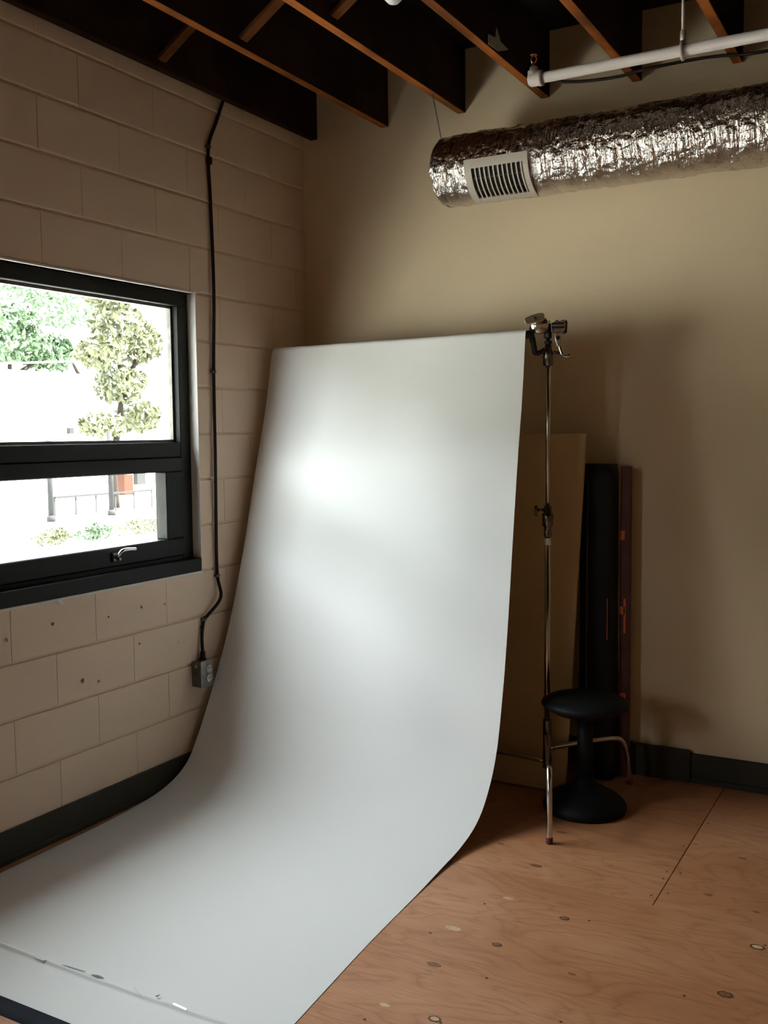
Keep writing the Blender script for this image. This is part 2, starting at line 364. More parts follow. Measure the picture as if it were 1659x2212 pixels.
# small pits and flakes in the painted block
me_pit = disc_mesh('paint_pit', 0.006, 0.006, 0.0012, 8); me_pit.materials.append(mat('pit_shadow_paint', (0.16, 0.12, 0.09), 0.8, build=speck((0.16, 0.12, 0.09), 0.2, 60)))
for y, z, s in [(3.05, 0.81, 1), (3.19, 0.80, 0.8), (3.42, 0.66, 1.0), (2.72, 0.575, 1.4), (2.80, 0.555, 0.9), (2.37, 0.80, 1.2), (2.58, 0.82, 1.1), (3.03, 0.66, 0.8), (2.86, 0.80, 0.7), (3.27, 0.62, 0.7), (3.46, 0.72, 0.8)]:
    o = link('paint_pit', me_pit, parent=wall_left); o.location = (0.0012, y, z); o.rotation_euler = (0, math.pi/2, random.uniform(0, 3)); o.scale = (s, s*1.3, 1)
o = MB().prism([(-0.020, 0.0), (0.0, -0.014), (0.022, -0.010), (0.006, 0.004)], 0, 0.002).build('paint_flake', M_whitepaint, wall_left); o.location = (0.004, 2.62, WZ0-0.012); o.rotation_euler = (math.pi/2, 0.2, math.pi/2)
# baseboards
bb = MB().box((0, FY, 0), (0.012, BY-0.012, 0.121)).box((0, FY, 0.0), (0.016, BY-0.022, 0.024)).build('baseboard_left', M_base, kind='structure', bevel=0.004)
m = MB().box((0.012, BY-0.012, 0), (RX, BY, 0.126)).box((0.022, BY-0.022, 0), (RX, BY-0.0005, 0.024))
m.build('baseboard_back', M_base, kind='structure', bevel=0.003)
MB().box((1.60, BY-0.030, 0), (1.954, BY-0.0125, 0.142)).build('trim_1', M_base, kind='structure', bevel=0.003)

# ------------------------------------------------------------------ ceiling: deck, joists, bridging
JZ, JH, JW = 2.980, 0.286, 0.040
ceil = MB().box((-0.19, FY-0.19, ZT), (RX+0.15, BY+0.15, ZT+0.12)).build('ceiling', M_stain, kind='structure')
jx = []
for i in range(16):
    xr = 0.0868+0.4064*i
    if xr > RX: break
    jx.append(xr)
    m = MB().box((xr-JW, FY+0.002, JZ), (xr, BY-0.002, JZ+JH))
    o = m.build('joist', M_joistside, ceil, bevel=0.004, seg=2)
    o.data.materials.append(M_joist); o.data.polygons[0].material_index = 1 if i > 0 else 0  # underside gets the lit tone, other faces keep the painted shade
for i in range(len(jx)-1):
    a = Vector((jx[i], 3.16, JZ+0.030)); b = Vector((jx[i+1]-JW, 3.16, JZ+JH-0.03))
    d = (b-a); L = d.length; d.normalize(); up = Vector((-d.z, 0, d.x))
    Mx = Matrix((d, Vector((0, 1, 0)), up)).transposed().to_4x4(); Mx.translation = a
    MB().box((0.002, -0.022, -0.009), (L-0.002, 0.022, 0.009), Mx).build('bridging_brace', M_brace, ceil, bevel=0.002)

# ------------------------------------------------------------------ window 1 (black framed, seen) and others
def window(name, y0, y1):
    X0, X1 = -0.115, -0.045
    fr = MB()
    fr.box((X0, y0, WZ1-0.056), (X1, y1, WZ1))                                  # head
    fr.box((X0, y0, WZ0), (X1, y0+0.06, WZ1-0.056)); fr.box((X0, y1-0.068, WZ0), (X1, y1, WZ1-0.056))
    fr.box((X0, y0+0.06, WZ0), (X1, y1-0.068, WZ0+0.075))                        # bottom
    fr.box((X0, y0+0.06, 1.418), (X1, y1-0.068, 1.483))                          # transom
    root = fr.build(name, M_blackframe, kind='structure', bevel=0.003)
    MB().box((X1-0.001, y0, WZ0), (0.001, y1, WZ0+0.058)).build('window_sill', M_blackframe, root, bevel=0.003)
    # upper glazing beads and pane
    m = MB(); a, b, c, d = y0+0.06, y1-0.068, 1.483, WZ1-0.056
    for s0, s1 in (((X0+0.012, a, c), (X0+0.040, a+0.012, d)), ((X0+0.012, b-0.012, c), (X0+0.040, b, d)), ((X0+0.012, a, c), (X0+0.040, b, c+0.012)), ((X0+0.012, a, d-0.012), (X0+0.040, b, d))): m.box(s0, s1)
    m.build('glazing_bead', M_boxmetal, root)
    MB().box((X0+0.022, a+0.006, c+0.006), (X0+0.028, b-0.006, d-0.006)).build('pane', M_glass, root)
    # lower opening sash
    a, b, c, d = y0+0.0602, y1-0.0682, WZ0+0.0752, 1.4178
    w = 0.105; wb = 0.078; wt = 0.062
    m = MB(); xs0, xs1 = X0+0.01, X1+0.006
    m.box((xs0, a, c), (xs1, b, c+wb)); m.box((xs0, a, d-wt), (xs1, b, d)); m.box((xs0, a, c+wb), (xs1, a+w, d-wt)); m.box((xs0, b-w, c+wb), (xs1, b, d-wt))
    sash = m.build('sash', M_blackframe, root, bevel=0.004)
    MB().box((xs0+0.02, a+w-0.004, c+wb-0.004), (xs0+0.026, b-w+0.004, d-wt+0.004)).build('sash_pane', M_glass, sash)
    # cam handle
    hy = y1-0.50; hz = c+wb-0.018
    h = MB().box((xs1-0.001, hy-0.012, hz-0.040), (xs1+0.010, hy+0.034, hz-0.002)).build('handle', M_blackmetal, sash, bevel=0.003)
    m = MB().tube(spline([(xs1+0.008, hy+0.012, hz-0.030), (xs1+0.022, hy+0.008, hz-0.012), (xs1+0.030, hy+0.022, hz+0.004), (xs1+0.032, hy+0.055, hz+0.006), (xs1+0.030, hy+0.10, hz+0.002)], 5), [0.007]*9+[0.0075]*5+[0.008]*6+[0.006], 10)
    m.build('handle_lever', M_chrome, h)
    for dy in (-0.004, 0.026): MB().lathe([(0.001, 0), (0.006, 0.001), (0.006, 0.003), (0.001, 0.004)], 10, frame_to((xs1+0.010, hy+dy, hz-0.032), (1, 0, 0))).build('screw', M_steel, h)
    # white reveal lining of the opening
    m = MB(); t = 0.002
    m.box((X1, y1-t, WZ0+0.058), (0.0005, y1+0.0005, WZ1)); m.box((-WT+0.004, y1-t, WZ0), (X0, y1+0.0005, WZ1))
    m.box((X1, y0-t, WZ0), (0.0005, y0, WZ1)); m.box((X1, y0, WZ1), (0.0005, y1, WZ1+t)); m.box((X1, y0, WZ0-t), (0.0005, y1, WZ0))
    rv = m.build('reveal', M_whitepaint, root)
    MB().box((0.0, y0-0.004, WZ1), (0.004, y1+0.004, WZ1+0.009)).box((0.0, y0-0.004, WZ0-0.011), (0.004, y1+0.004, WZ0-0.001)).build('lit_edge_strip', M_whitepaint, root, bevel=0.0015)  # white strips standing in for the lit edges of the opening
    return root
for k, (a, b) in enumerate(WIN_LEFT): window('window_%d' % (k+1), a, b)
# ------------------------------------------------------------------ seamless paper sweep
LE = [(0.045, 3.943, 1.925), (0.045, 3.882, 1.642), (0.045, 3.795, 1.358), (0.045, 3.690, 0.997), (0.045, 3.567, 0.648), (0.045, 3.424, 0.359), (0.045, 3.306, 0.161), (0.045, 3.227, 0.081), (0.045, 3.108, 0.034), (0.044, 2.95, 0.012), (0.044, 2.75, 0.003), (0.046, 2.45, 0.001), (0.05, 2.1, 0.0009), (0.055, 1.735, 0.0009)]
RE = [(1.400, 3.772, 1.918), (1.400, 3.737, 1.646), (1.400, 3.688, 1.391), (1.400, 3.635, 1.065), (1.400, 3.587, 0.761), (1.400, 3.534, 0.497), (1.400, 3.469, 0.277), (1.400, 3.379, 0.143), (1.398, 3.285, 0.068), (1.394, 3.162, 0.027), (1.392, 3.02, 0.010), (1.401, 2.798, 0.002), (1.417, 2.468, 0.001), (1.440, 2.173, 0.0009), (1.475, 1.74, 0.0009)]
NU, NV = 61, 181
bar_d = (Vector(RE[0])-Vector(LE[0])).normalized(); back = Vector((-bar_d.y, bar_d.x, 0)).normalized()
def full_edge(E):
    top = Vector(E[0]); rb = 0.017; c = top+back*rb-Vector((0, 0, rb))
    over = []
    for k in range(9):
        th = math.pi*k/8
        over.append(c-back*(rb*math.cos(th))+Vector((0, 0, rb*math.sin(th))))
    tail = [over[-1]+Vector((0, 0, -0.006*k)) for k in (5, 4, 3, 2, 1)]
    return tail+list(reversed(over)), [over[0]]+[Vector(p) for p in E[1:]]
tl, fl_ = full_edge(LE); tr, fr_ = full_edge(RE)
Lp = resample(spline(fl_, 14), NV); Rp = resample(spline(fr_, 14), NV)
Lq, Rq = [], []
for i in range(NV):
    Lq.append(Lp[i]); Rq.append(Rp[i])
    if i < NV-1 and 1.85 < Lp[i].y < 2.0 and Lp[i].z < 0.05:
        for k in range(1, 8): Lq.append(Lp[i].lerp(Lp[i+1], k/8)); Rq.append(Rp[i].lerp(Rp[i+1], k/8))
rowsL = tl[:-1]+Lq; rowsR = tr[:-1]+Rq
m = MB(); vs = []
nrow = len(rowsL)
for i in range(nrow):
    for j in range(NU):
        u = j/(NU-1); p = rowsL[i].lerp(rowsR[i], u)
        if i > len(tl):
            hgt = min(max((p.z-0.02)/0.25, 0), 1)*min(max((1.88-p.z)/0.4, 0), 1)
            edge = math.sin(math.pi*u)**0.6
            wv = noise.noise(Vector((u*2.1+3.3, p.z*1.5+0.4*u, 0.7)))*0.030 + noise.noise(Vector((u*3.6+p.z*1.2, p.z*1.1, 4.2)))*0.010
            p = p + Vector((0, -1, 0.1))*wv*hgt*edge
            if p.z < 0.03:
                p = p+Vector((0, 0, abs(noise.noise(Vector((p.x*2.5, p.y*2.5, 1.1))))*0.0006))
                dy = p.y-1.925-0.004*math.sin(p.x*5)
                dy += 0.003*noise.noise(Vector((p.x*14, 0, 0)))
                p.z += 0.0055*math.exp(-(dy/0.007)**2) + 0.002*math.exp(-(dy/(0.03 if dy > 0 else 0.004))**2)
        vs.append(p)
m.add(vs, [(i*NU+j, (i+1)*NU+j, (i+1)*NU+j+1, i*NU+j+1) for i in range(nrow-1) for j in range(NU-1)], True)
paper = link('backdrop_paper', m.mesh('backdrop_paper'), M_paper)
tag(paper, 'wide white seamless paper backdrop sweeping from crossbar down onto plywood floor', 'backdrop')
so = paper.modifiers.new('thick', 'SOLIDIFY'); so.thickness = 0.0012; so.offset = 0
es = paper.modifiers.new('edges', 'EDGE_SPLIT'); es.split_angle = math.radians(40)
def scrap(name, poly, x, y, rz, mt, z=0.0085, h=0.0012):
    o = MB().prism(poly, 0, h).build(name, mt, paper); o.location = (x, y, z); o.rotation_euler = (random.uniform(-.12, .12), random.uniform(-.1, .1), rz)
scrap('tape_scrap', [(-.02, -.006), (.018, -.004), (.022, .005), (-.012, .007)], 0.632, 1.922, -.1, M_scrap)
scrap('tape_scrap', [(-.03, -.004), (.028, -.007), (.012, .006), (-.02, .004)], 1.01, 1.928, -.3, M_scrap)
scrap('tape_scrap', [(-.022, -.003), (.03, -.004), (.03, .003), (-.02, .004)], 1.145, 1.926, -.1, M_scrap)
scrap('tear_mark', [(-.026, -.001), (-.006, -.005), (.026, -.006), (.024, -.001), (.0, .004), (-.016, .003)], 0.848, 1.932, 0.0, M_tear)
scrap('tear_mark', [(-.05, -.002), (.05, -.003), (.05, .001), (-.03, .003)], 0.75, 1.93, 0.03, M_tear, 0.0078, 0.0008)
scrap('tear_mark', [(-.005, -.005), (.004, -.006), (.003, .007)], 1.062, 1.938, 0.2, M_tear)
# navy tape at the front end of the paper
m = MB()
n = 40
for k in range(n):
    x0 = 0.03+1.5*k/n; x1 = 0.03+1.5*(k+1)/n
    yo = lambda x: 1.735+0.004*math.sin(x*3.0)
    m.add([(x0, yo(x0)-0.056, 0.0), (x1, yo(x1)-0.056, 0.0), (x1, yo(x1)-0.050, 0.003), (x0, yo(x0)-0.050, 0.003), (x1, yo(x1)-0.006, 0.012), (x0, yo(x0)-0.006, 0.012), (x1, yo(x1)+0.004, 0.0), (x0, yo(x0)+0.004, 0.0)],
          [(0, 1, 2, 3), (3, 2, 4, 5), (5, 4, 6, 7)], True)
tag(m.build('cloth_tape', M_navy), 'dark navy cloth tape strip along front end of white paper', 'tape')

# crossbar
P0 = Vector(LE[0])+back*0.017-Vector((0, 0, 0.018)); P1 = Vector(RE[0])+back*0.017-Vector((0, 0, 0.018))
tag(MB().tube([P0-bar_d*0.005, P1+bar_d*0.022], 0.0155, 20).build('crossbar', M_blackmetal), 'metal crossbar tube under the top fold of white paper backdrop', 'pole')

# ------------------------------------------------------------------ C-stand
PX, PY = 1.467, 3.849
st = thing('light_stand', 'chrome studio stand with three bent legs holding up the paper backdrop', 'stand', (PX, PY, 0))
def P(*a): return tuple(a)
MB().tube([(0, 0, 0.12), (0, 0, 1.10)], 0.0125, 20).build('lower_pole', M_chrome, st)
MB().tube([(0, 0, 1.10), (0, 0, 1.955)], 0.0095, 20).build('upper_pole', M_chrome, st)
o = MB().lathe([(0.0126, 0.12), (0.0175, 0.122), (0.0175, 0.315), (0.0165, 0.325), (0.0126, 0.33)], 20).build('leg_hub', M_darkmetal, st)
o = MB().lathe([(0.0127, 1.085), (0.016, 1.087), (0.016, 1.10), (0.0145, 1.105), (0.0145, 1.125), (0.022, 1.13), (0.023, 1.165), (0.022, 1.18), (0.016, 1.185), (0.016, 1.21), (0.0096, 1.212)], 20).build('clamp_collar', M_darkmetal, st)
MB().tube([(-0.015, -0.002, 1.195), (-0.045, -0.006, 1.195)], 0.006, 10).lathe([(0.004, -0.022), (0.0065, -0.02), (0.0065, 0.02), (0.004, 0.022)], 12, Matrix.Translation((-0.048, -0.006, 1.190))).build('tee_knob', M_darkmetal, o)
MB().lathe([(0.0128, 1.052), (0.0132, 1.053), (0.0132, 1.078), (0.0128, 1.08)], 20).build('warning_sticker', M_socket, st)
F = Vector((1.641-PX, 3.397-PY, 0)); fd = F.normalized()
def leg(d, L, zh, name='leg'):
    d = Vector(d).normalized()
    pts = [d*0.012+Vector((0, 0, zh)), d*(L*0.45)+Vector((0, 0, zh+0.006)), d*(L*0.80)+Vector((0, 0, zh+0.004)), d*(L*0.90)+Vector((0, 0, zh-0.014)), d*(L*0.955)+Vector((0, 0, zh-0.06)), d*(L*0.975)+Vector((0, 0, zh-0.11)), d*L+Vector((0, 0, 0.012))]
    o = MB().tube(spline(pts, 7), 0.0115, 16).build(name, M_chrome, st)
    MB().lathe([(0.0122, 0.0), (0.0128, 0.003), (0.0128, 0.022), (0.0120, 0.024)], 16, Matrix.Translation(d*L)).build('rubber_foot', mat('rubber', (0.10, 0.03, 0.02), 0.7) if 'rubber' not in bpy.data.materials else bpy.data.materials['rubber'], o)
leg(fd, F.length, 0.262)
leg((0.66, 0.75, 0), 0.40, 0.205)
leg((-1.0, 0.04, 0), 0.46, 0.150)
# grip head on top: hub, disc jaws, tee handle, bracket down the left
head = MB().lathe([(0.0096, 1.775), (0.020, 1.778), (0.0205, 1.83), (0.018, 1.838), (0.014, 1.842), (0.014, 1.858), (0.0096, 1.862)], 20).build('head_sleeve', M_darkmetal, st)
MB().lathe([(0.010, 1.862), (0.0155, 1.865), (0.0155, 1.875), (0.010, 1.878)], 16).build('lock_ring', M_blackmetal, st)
MB().box((-0.013, -0.02, 1.885), (0.013, 0.012, 1.945)).build('head_body', M_blackmetal, st, bevel=0.005, seg=2)
toc = Vector((CAM[0]-PX, CAM[1]-PY, 0)).normalized(); side = Vector((-toc.y, toc.x, 0))      # toc: out into the room
jd = MB().lathe([(0.006, -0.014), (0.033, -0.012), (0.036, -0.004), (0.036, 0.004), (0.033, 0.012), (0.006, 0.014)], 28, frame_to(-side*0.033+toc*0.03+Vector((0, 0, 1.937)), toc)).build('grip_disc', M_chrome, st)
Mk = frame_to((0, 0, 0), toc)
zax = toc; xax = (side*0.96+Vector((0, 0, 0.24))).normalized(); yax = zax.cross(xax)
Mk = Matrix((xax, yax, zax)).transposed().to_4x4(); Mk.translation = -side*0.052+toc*0.052+Vector((0, 0, 1.960))
poly = [(-0.042, -0.008), (-0.036, -0.013), (-0.01, -0.0165), (0.02, -0.0165), (0.036, -0.013), (0.040, 0.0), (0.036, 0.013), (0.02, 0.0165), (-0.01, 0.0165), (-0.036, 0.012), (-0.042, 0.008)]
kn = MB().prism(poly, -0.006, 0.006, Mk).build('wing_handle', M_chrome, st, bevel=0.003, seg=2)
MB().lathe([(0.002, 0.0055), (0.0075, 0.006), (0.0075, 0.0085), (0.002, 0.009)], 14, Mk).build('handle_bolt', M_blackmetal, kn)
b1 = [-side*0.062+Vector((0, 0, 1.935)), -side*0.066+Vector((0, 0, 1.905)), -side*0.060+Vector((0, 0, 1.875)), -side*0.055+Vector((0, 0, 1.85)), -side*0.050+Vector((0, 0, 1.828)), -side*0.028+Vector((0, 0, 1.832)), -side*0.012+Vector((0, 0, 1.842))]
MB().tube(spline([v+toc*0.012 for v in b1], 5), [0.0115]*12+[0.0105]*12+[0.009]*7, 12).build('bracket_arm', M_blackmetal, st)
# super clamp hanging to the right
cl = thing('super_clamp', 'chrome super clamp with lever handle on top of the studio stand', 'clamp', (PX, PY, 0))
def ob(a, b, name, mt, rz=0.0, bev=0.004, par=cl):
    Mt = Matrix((side, toc, Vector((0, 0, 1)))).transposed().to_4x4() @ Matrix.Rotation(rz, 4, 'Y')
    return MB().box(a, b, Mt @ Matrix.Identity(4)).build(name, mt, par, bevel=bev, seg=2)
Mside = Matrix((side, toc, Vector((0, 0, 1)))).transposed().to_4x4()
def pr(poly, d0, d1, name, mt, bev=0.003, par=cl):
    # poly in (side, z); depth d along toc
    n = len(poly); vs = [side*x+toc*d0+Vector((0, 0, z)) for x, z in poly]+[side*x+toc*d1+Vector((0, 0, z)) for x, z in poly]
    return MB().add(vs, [tuple(range(n)), tuple(reversed(range(n, 2*n)))]+[(i, n+i, n+(i+1) % n, (i+1) % n) for i in range(n)]).build(name, mt, par, bevel=bev, seg=2)
jaw = pr([(0.012, 1.905), (0.066, 1.915), (0.068, 1.945), (0.060, 1.958), (0.045, 1.950), (0.034, 1.957), (0.022, 1.947), (0.010, 1.945)], -0.02, 0.028, 'jaw_body', M_chrome)
for k in range(4):
    MB().box((0, -0.0028, -0.004), (0.050, 0.0028, 0.004), Mside @ Matrix.Translation((0.014, 0.0295, 1.917+0.008*k))).build('jaw_rib', M_blackmetal if k % 2 else M_chrome, jaw)
pr([(0.056, 1.900), (0.074, 1.905), (0.076, 1.950), (0.066, 1.958), (0.064, 1.93)], -0.018, 0.020, 'moving_jaw', M_blackmetal)
stem = pr([(0.026, 1.905), (0.056, 1.908), (0.058, 1.875), (0.048, 1.852), (0.036, 1.850), (0.026, 1.88)], -0.010, 0.022, 'socket_block', M_chrome)
MB().lathe([(0.002, 0), (0.0085, 0.001), (0.0085, 0.004), (0.002, 0.005)], 14, frame_to(side*0.037+toc*0.022+Vector((0, 0, 1.885)), toc)).build('socket_hole', M_blackmetal, stem)
MB().tube(spline([side*0.044+toc*0.006+Vector((0, 0, 1.858)), side*0.050+toc*0.008+Vector((0, 0, 1.835)), side*0.058+toc*0.010+Vector((0, 0, 1.818)), side*0.075+toc*0.012+Vector((0, 0, 1.812)), side*0.088+toc*0.012+Vector((0, 0, 1.816))], 5), [0.007]*10+[0.006]*6+[0.0075]*5, 10).build('lever_handle', M_chrome, cl)
MB().tube([side*0.052+toc*0.008+Vector((0, 0, 1.826)), side*0.022+toc*0.008+Vector((0, 0, 1.828))], [0.006, 0.008], 10).build('wing_stub', M_blackmetal, cl)

# ------------------------------------------------------------------ leaning board, black case, red plank
def leaning(name, x0, x1, y0, y1, zt, th, mt):
    d = Vector((0, y1-y0, zt)).normalized(); nrm = Vector((0, d.z, -d.y)); L = math.hypot(y1-y0, zt)
    Mx = Matrix((Vector((1, 0, 0)), nrm, d)).transposed().to_4x4(); Mx.translation = (0, y0, 0)
    return Mx, L
d = Vector((0, 4.105-3.905, 1.497)); L = d.length; d.normalize(); nr = Vector((0, d.z, -d.y))
Mb = Matrix((Vector((1, 0, 0)), nr, d)).transposed().to_4x4(); Mb.translation = (0, 3.905, 0.0065)
bd = thing('foam_board', 'tall tan foam board leaning against the black case beside the paper backdrop', 'board')
m = MB(); x0b, x0t, x1b, x1t, th = 0.75, 0.72, 1.522, 1.541, 0.018
def slab(xa0, xa1, xb0, xb1, t0, t1):
    vs = [Mb @ Vector(v) for v in ((xa0, t0, 0), (xa1, t0, 0), (xa1, t1, 0), (xa0, t1, 0), (xb0, t0, L), (xb1, t0, L), (xb1, t1, L), (xb0, t1, L))]
    return MB().add(vs, [(0, 3, 2, 1), (4, 5, 6, 7), (0, 1, 5, 4), (1, 2, 6, 5), (2, 3, 7, 6), (3, 0, 4, 7)])
slab(x0b, x1b-0.0, x0t, x1t, 0.002, th-0.002).build('foam_core', M_cardedge, bd)
slab(x0b, x1b+0.001, x0t, x1t+0.001, 0.0, 0.002).build('front_sheet', M_card, bd)
slab(x0b, x1b+0.001, x0t, x1t+0.001, th-0.002, th).build('back_sheet', M_card, bd)
# black tall soft case
cs = thing('equipment_case', 'tall black soft equipment case standing upright behind the stool', 'case', (1.573, 4.20, 0))
m = MB(); n = 26; secs = []
for k in range(n):
    t = k/(n-1); z = 1.372*t; w = 0.076+0.003*math.sin(7*t+1); dp = 0.062+0.004*math.sin(5*t)
    if t < 0.03 or t > 0.985: w *= 0.93; dp *= 0.9
    ring = []
    for j in range(20):
        a = 2*math.pi*j/20; c, s = math.cos(a), math.sin(a)
        e = 0.35; ring.append((w*math.copysign(abs(c)**e, c)+0.004*math.sin(3*t+1), dp*math.copysign(abs(s)**e, s), z))
    secs += ring
m.add(secs, [(i*20+j, i*20+(j+1) % 20, (i+1)*20+(j+1) % 20, (i+1)*20+j) for i in range(n-1) for j in range(20)], True)
m.f += [tuple(reversed(range(20))), tuple((n-1)*20+j for j in range(20))]; m.smooth += [False, False]
body = m.build('case_body', M_blackfab, cs)
MB().tube([(-0.030, -0.066, 0.25), (-0.031, -0.068, 0.6), (-0.030, -0.068, 1.0), (-0.030, -0.066, 1.3)], 0.003, 8).build('zipper', M_boxmetal, cs)
MB().box((0.058, -0.0675, 0.62), (0.060, -0.064, 0.80)).build('piping', M_orange, cs)
tag(slabp := MB().box((1.660, 4.222, 0), (1.704, 4.246, 1.36)).build('wooden_board', M_redwood, bevel=0.002), 'narrow red-brown board standing beside the black case', 'board')
for (a, b) in (((1.662, 4.2195, 1.045), (1.680, 4.222, 1.085)), ((1.662, 4.2195, 0.72), (1.684, 4.222, 0.755)), ((1.678, 4.2195, 0.64), (1.687, 4.222, 0.79)), ((1.664, 4.2195, 0.335), (1.690, 4.222, 0.375))):
    MB().box(a, b).build('tape_mark', M_orange, slabp)

# ------------------------------------------------------------------ stool
so_ = thing('stool', 'round black padded stool on a pedestal base beside the studio stand', 'stool', (1.648, 3.79, 0))
MB().lathe([(0.03, 0.372), (0.07, 0.375), (0.13, 0.398), (0.165, 0.418), (0.174, 0.430), (0.170, 0.440), (0.150, 0.452), (0.10, 0.466), (0.03, 0.472), (0.001, 0.473)], 40).build('seat', M_vinyl, so_)
MB().tube([(0, 0, 0.10), (0, 0, 0.374)], 0.031, 24).build('column', M_vinyl, so_)
MB().lathe([(0.160, 0.0), (0.165, 0.008), (0.165, 0.022), (0.158, 0.034), (0.140, 0.052), (0.10, 0.075), (0.06, 0.098), (0.04, 0.118), (0.034, 0.14)], 40).build('pedestal_base', M_vinyl, so_)

# ------------------------------------------------------------------ foil duct
DY, DZ, DR = 4.0, 2.636, 0.148
du = thing('air_duct', 'fat foil-wrapped air duct hanging from the joists before the back wall', 'duct', (0.92, DY, DZ))
NA, xs = 112, []
x = 0.035
while x < RX-0.92: xs.append(x); x += 0.0065 if x < 1.9 else 0.02
xs.append(RX-0.921)
vs = []
def duct_r(x, a):
    y, z = math.cos(a), math.sin(a)
    v = noise.noise(Vector((x*24, y*2.4, z*2.4)))*0.0042+noise.noise(Vector((x*7, y*1.6+5, z*1.6)))*0.0035+noise.noise(Vector((x*55, y*8, z*8+3)))*0.0022
    v += abs(noise.noise(Vector((x*14, y*6, z*6+9))))*0.003
    for b in (0.05, 0.72, 1.25, 1.9): v -= 0.004*math.exp(-((x-b)/0.006)**2)
    return DR-0.003+v
for x in xs:
    for j in range(NA):
        a = 2*math.pi*j/NA; r = duct_r(x, a); vs.append((x, r*math.cos(a), r*math.sin(a)))
m = MB().add(vs, [(i*NA+j, i*NA+(j+1) % NA, (i+1)*NA+(j+1) % NA, (i+1)*NA+j) for i in range(len(xs)-1) for j in range(NA)], True)
m.build('duct_wrap', M_foil, du)
vs = []; nr_ = 22
for i in range(nr_+1):
    t = i/nr_; th = t*math.pi/2
    for j in range(NA):
        a = 2*math.pi*j/NA; rr = DR*0.985*math.sin(th)**0.55
        xx = 0.040-0.048*math.cos(th)+noise.noise(Vector((math.cos(a)*rr*28, math.sin(a)*rr*28, 2)))*0.012*math.cos(th*0.7)+abs(noise.noise(Vector((math.cos(a)*rr*55, math.sin(a)*rr*55, 7))))*0.006
        if i == nr_: rr = duct_r(0.035, a); xx = 0.035
        vs.append((xx, rr*math.cos(a), rr*math.sin(a)))
m = MB().add(vs, [(i*NA+j, i*NA+(j+1) % NA, (i+1)*NA+(j+1) % NA, (i+1)*NA+j) for i in range(nr_) for j in range(NA)], True)
m.f.append(tuple(reversed(range(NA)))); m.smooth.append(True)
m.build('end_cap', M_foil, du)
# register: curved around the duct; x from 1.10 to 1.377, angle -2..-80 deg below the front
def arc_panel(m, x0, x1, a0, a1, r0, r1, n=14):
    vs = []
    for k in range(n+1):
        a = math.radians(a0+(a1-a0)*k/n)
        for r, x in ((r0, x0), (r0, x1), (r1, x1), (r1, x0)): vs.append((x-0.92, -r*math.cos(a), r*math.sin(a)))
    fs = []
    for k in range(n):
        for c in range(4): fs.append((k*4+c, k*4+(c+1) % 4, (k+1)*4+(c+1) % 4, (k+1)*4+c))
    fs += [(0, 1, 2, 3), tuple(n*4+c for c in (3, 2, 1, 0))]
    return m.add(vs, fs, False)
RA, RB = DR+0.002, DR+0.010
m = MB()
rx0, rx1, a0, a1 = 1.100, 1.378, -1.0, -81.0
arc_panel(m, rx0, rx0+0.030, a0, a1, RA, RB); arc_panel(m, rx1-0.022, rx1, a0, a1, RA, RB)
arc_panel(m, rx0+0.030, rx1-0.022, a0, a0-13.5, RA, RB-0.001, 4); arc_panel(m, rx0+0.030, rx1-0.022, a1+15, a1, RA, RB-0.001, 4)
reg = m.build('register_frame', M_reg, du)
m = MB(); arc_panel(m, rx0+0.028, rx1-0.020, a0-12, a1+14, RA-0.001, RA+0.0008); m.build('register_throat', M_vinyl, reg)
for k in range(11):
    x = rx0+0.045+k*(rx1-rx0-0.030-0.022-0.026)/10
    m = MB(); arc_panel(m, x, x+0.0055, a0-12, a1+14, RA+0.001, RB-0.001); m.build('slat', M_reg, reg)
for k in range(2):
    m = MB(); arc_panel(m, rx0+0.03, rx1-0.022, -30-20*k, -31-20*k, RA+0.0005, RA+0.002, 2); m.build('louver_rod', M_boxmetal, reg)
MB().tube([(0.926-0.92, 0, 0.13), (0.86-0.92, 0, JZ+0.10-DZ), (0.853-0.92, 0, JZ+0.12-DZ)], 0.0025, 6).build('hanger_wire', M_boxmetal, du)

# ------------------------------------------------------------------ sprinkler pipe
PZ, PYY = 2.872, 3.755
sp = thing('sprinkler_pipe', 'white painted sprinkler pipe slung under the joists above the foil duct', 'pipe', (1.44, PYY, PZ))
MB().tube([(0.02, 0, 0), (RX-1.441, 0, 0)], 0.0205, 20).build('pipe_run', M_pipe, sp)
m = MB().tube([(-0.020, 0, 0), (-0.012, 0, 0), (-0.010, 0, 0), (0.020, 0, 0), (0.022, 0, 0), (0.036, 0, 0), (0.038, 0, 0)], [0.020, 0.026, 0.027, 0.027, 0.030, 0.030, 0.021], 20)
m.tube([(0.0, 0, -0.012), (0, 0, 0.030), (0, 0, 0.034), (0, 0, 0.044)], [0.024, 0.024, 0.017, 0.016], 16)
m.build('elbow_fitting', M_pipe, sp)
h = MB().lathe([(0.009, 0.043), (0.011, 0.046), (0.011, 0.056), (0.006, 0.06), (0.006, 0.064)], 12).build('sprinkler_head', M_copper, sp)
for s in (-1, 1): MB().tube([(s*0.006, 0, 0.060), (s*0.012, 0, 0.075), (s*0.004, 0, 0.090)], 0.0025, 8).build('frame_arm', M_copper, h)
MB().lathe([(0.002, 0.088), (0.014, 0.089), (0.015, 0.091), (0.002, 0.093)], 14).build('deflector', M_copper, h)
for hx in (2.005, 4.4):
    x = hx-1.44
    hg = MB().tube([(x, 0.0, 0.066), (x, 0, JZ+0.25-PZ)], 0.0055, 10).build('hanger_rod', M_pipe, sp)
    MB().tube([(x+0.0, 0.026*math.cos(a), 0.030*math.sin(a)) for a in [math.radians(90+360*k/24) for k in range(25)]], 0.006, 8).tube([(x, 0, 0.028), (x, 0, 0.07)], 0.009, 10).build('hanger_loop', M_pipe, hg)
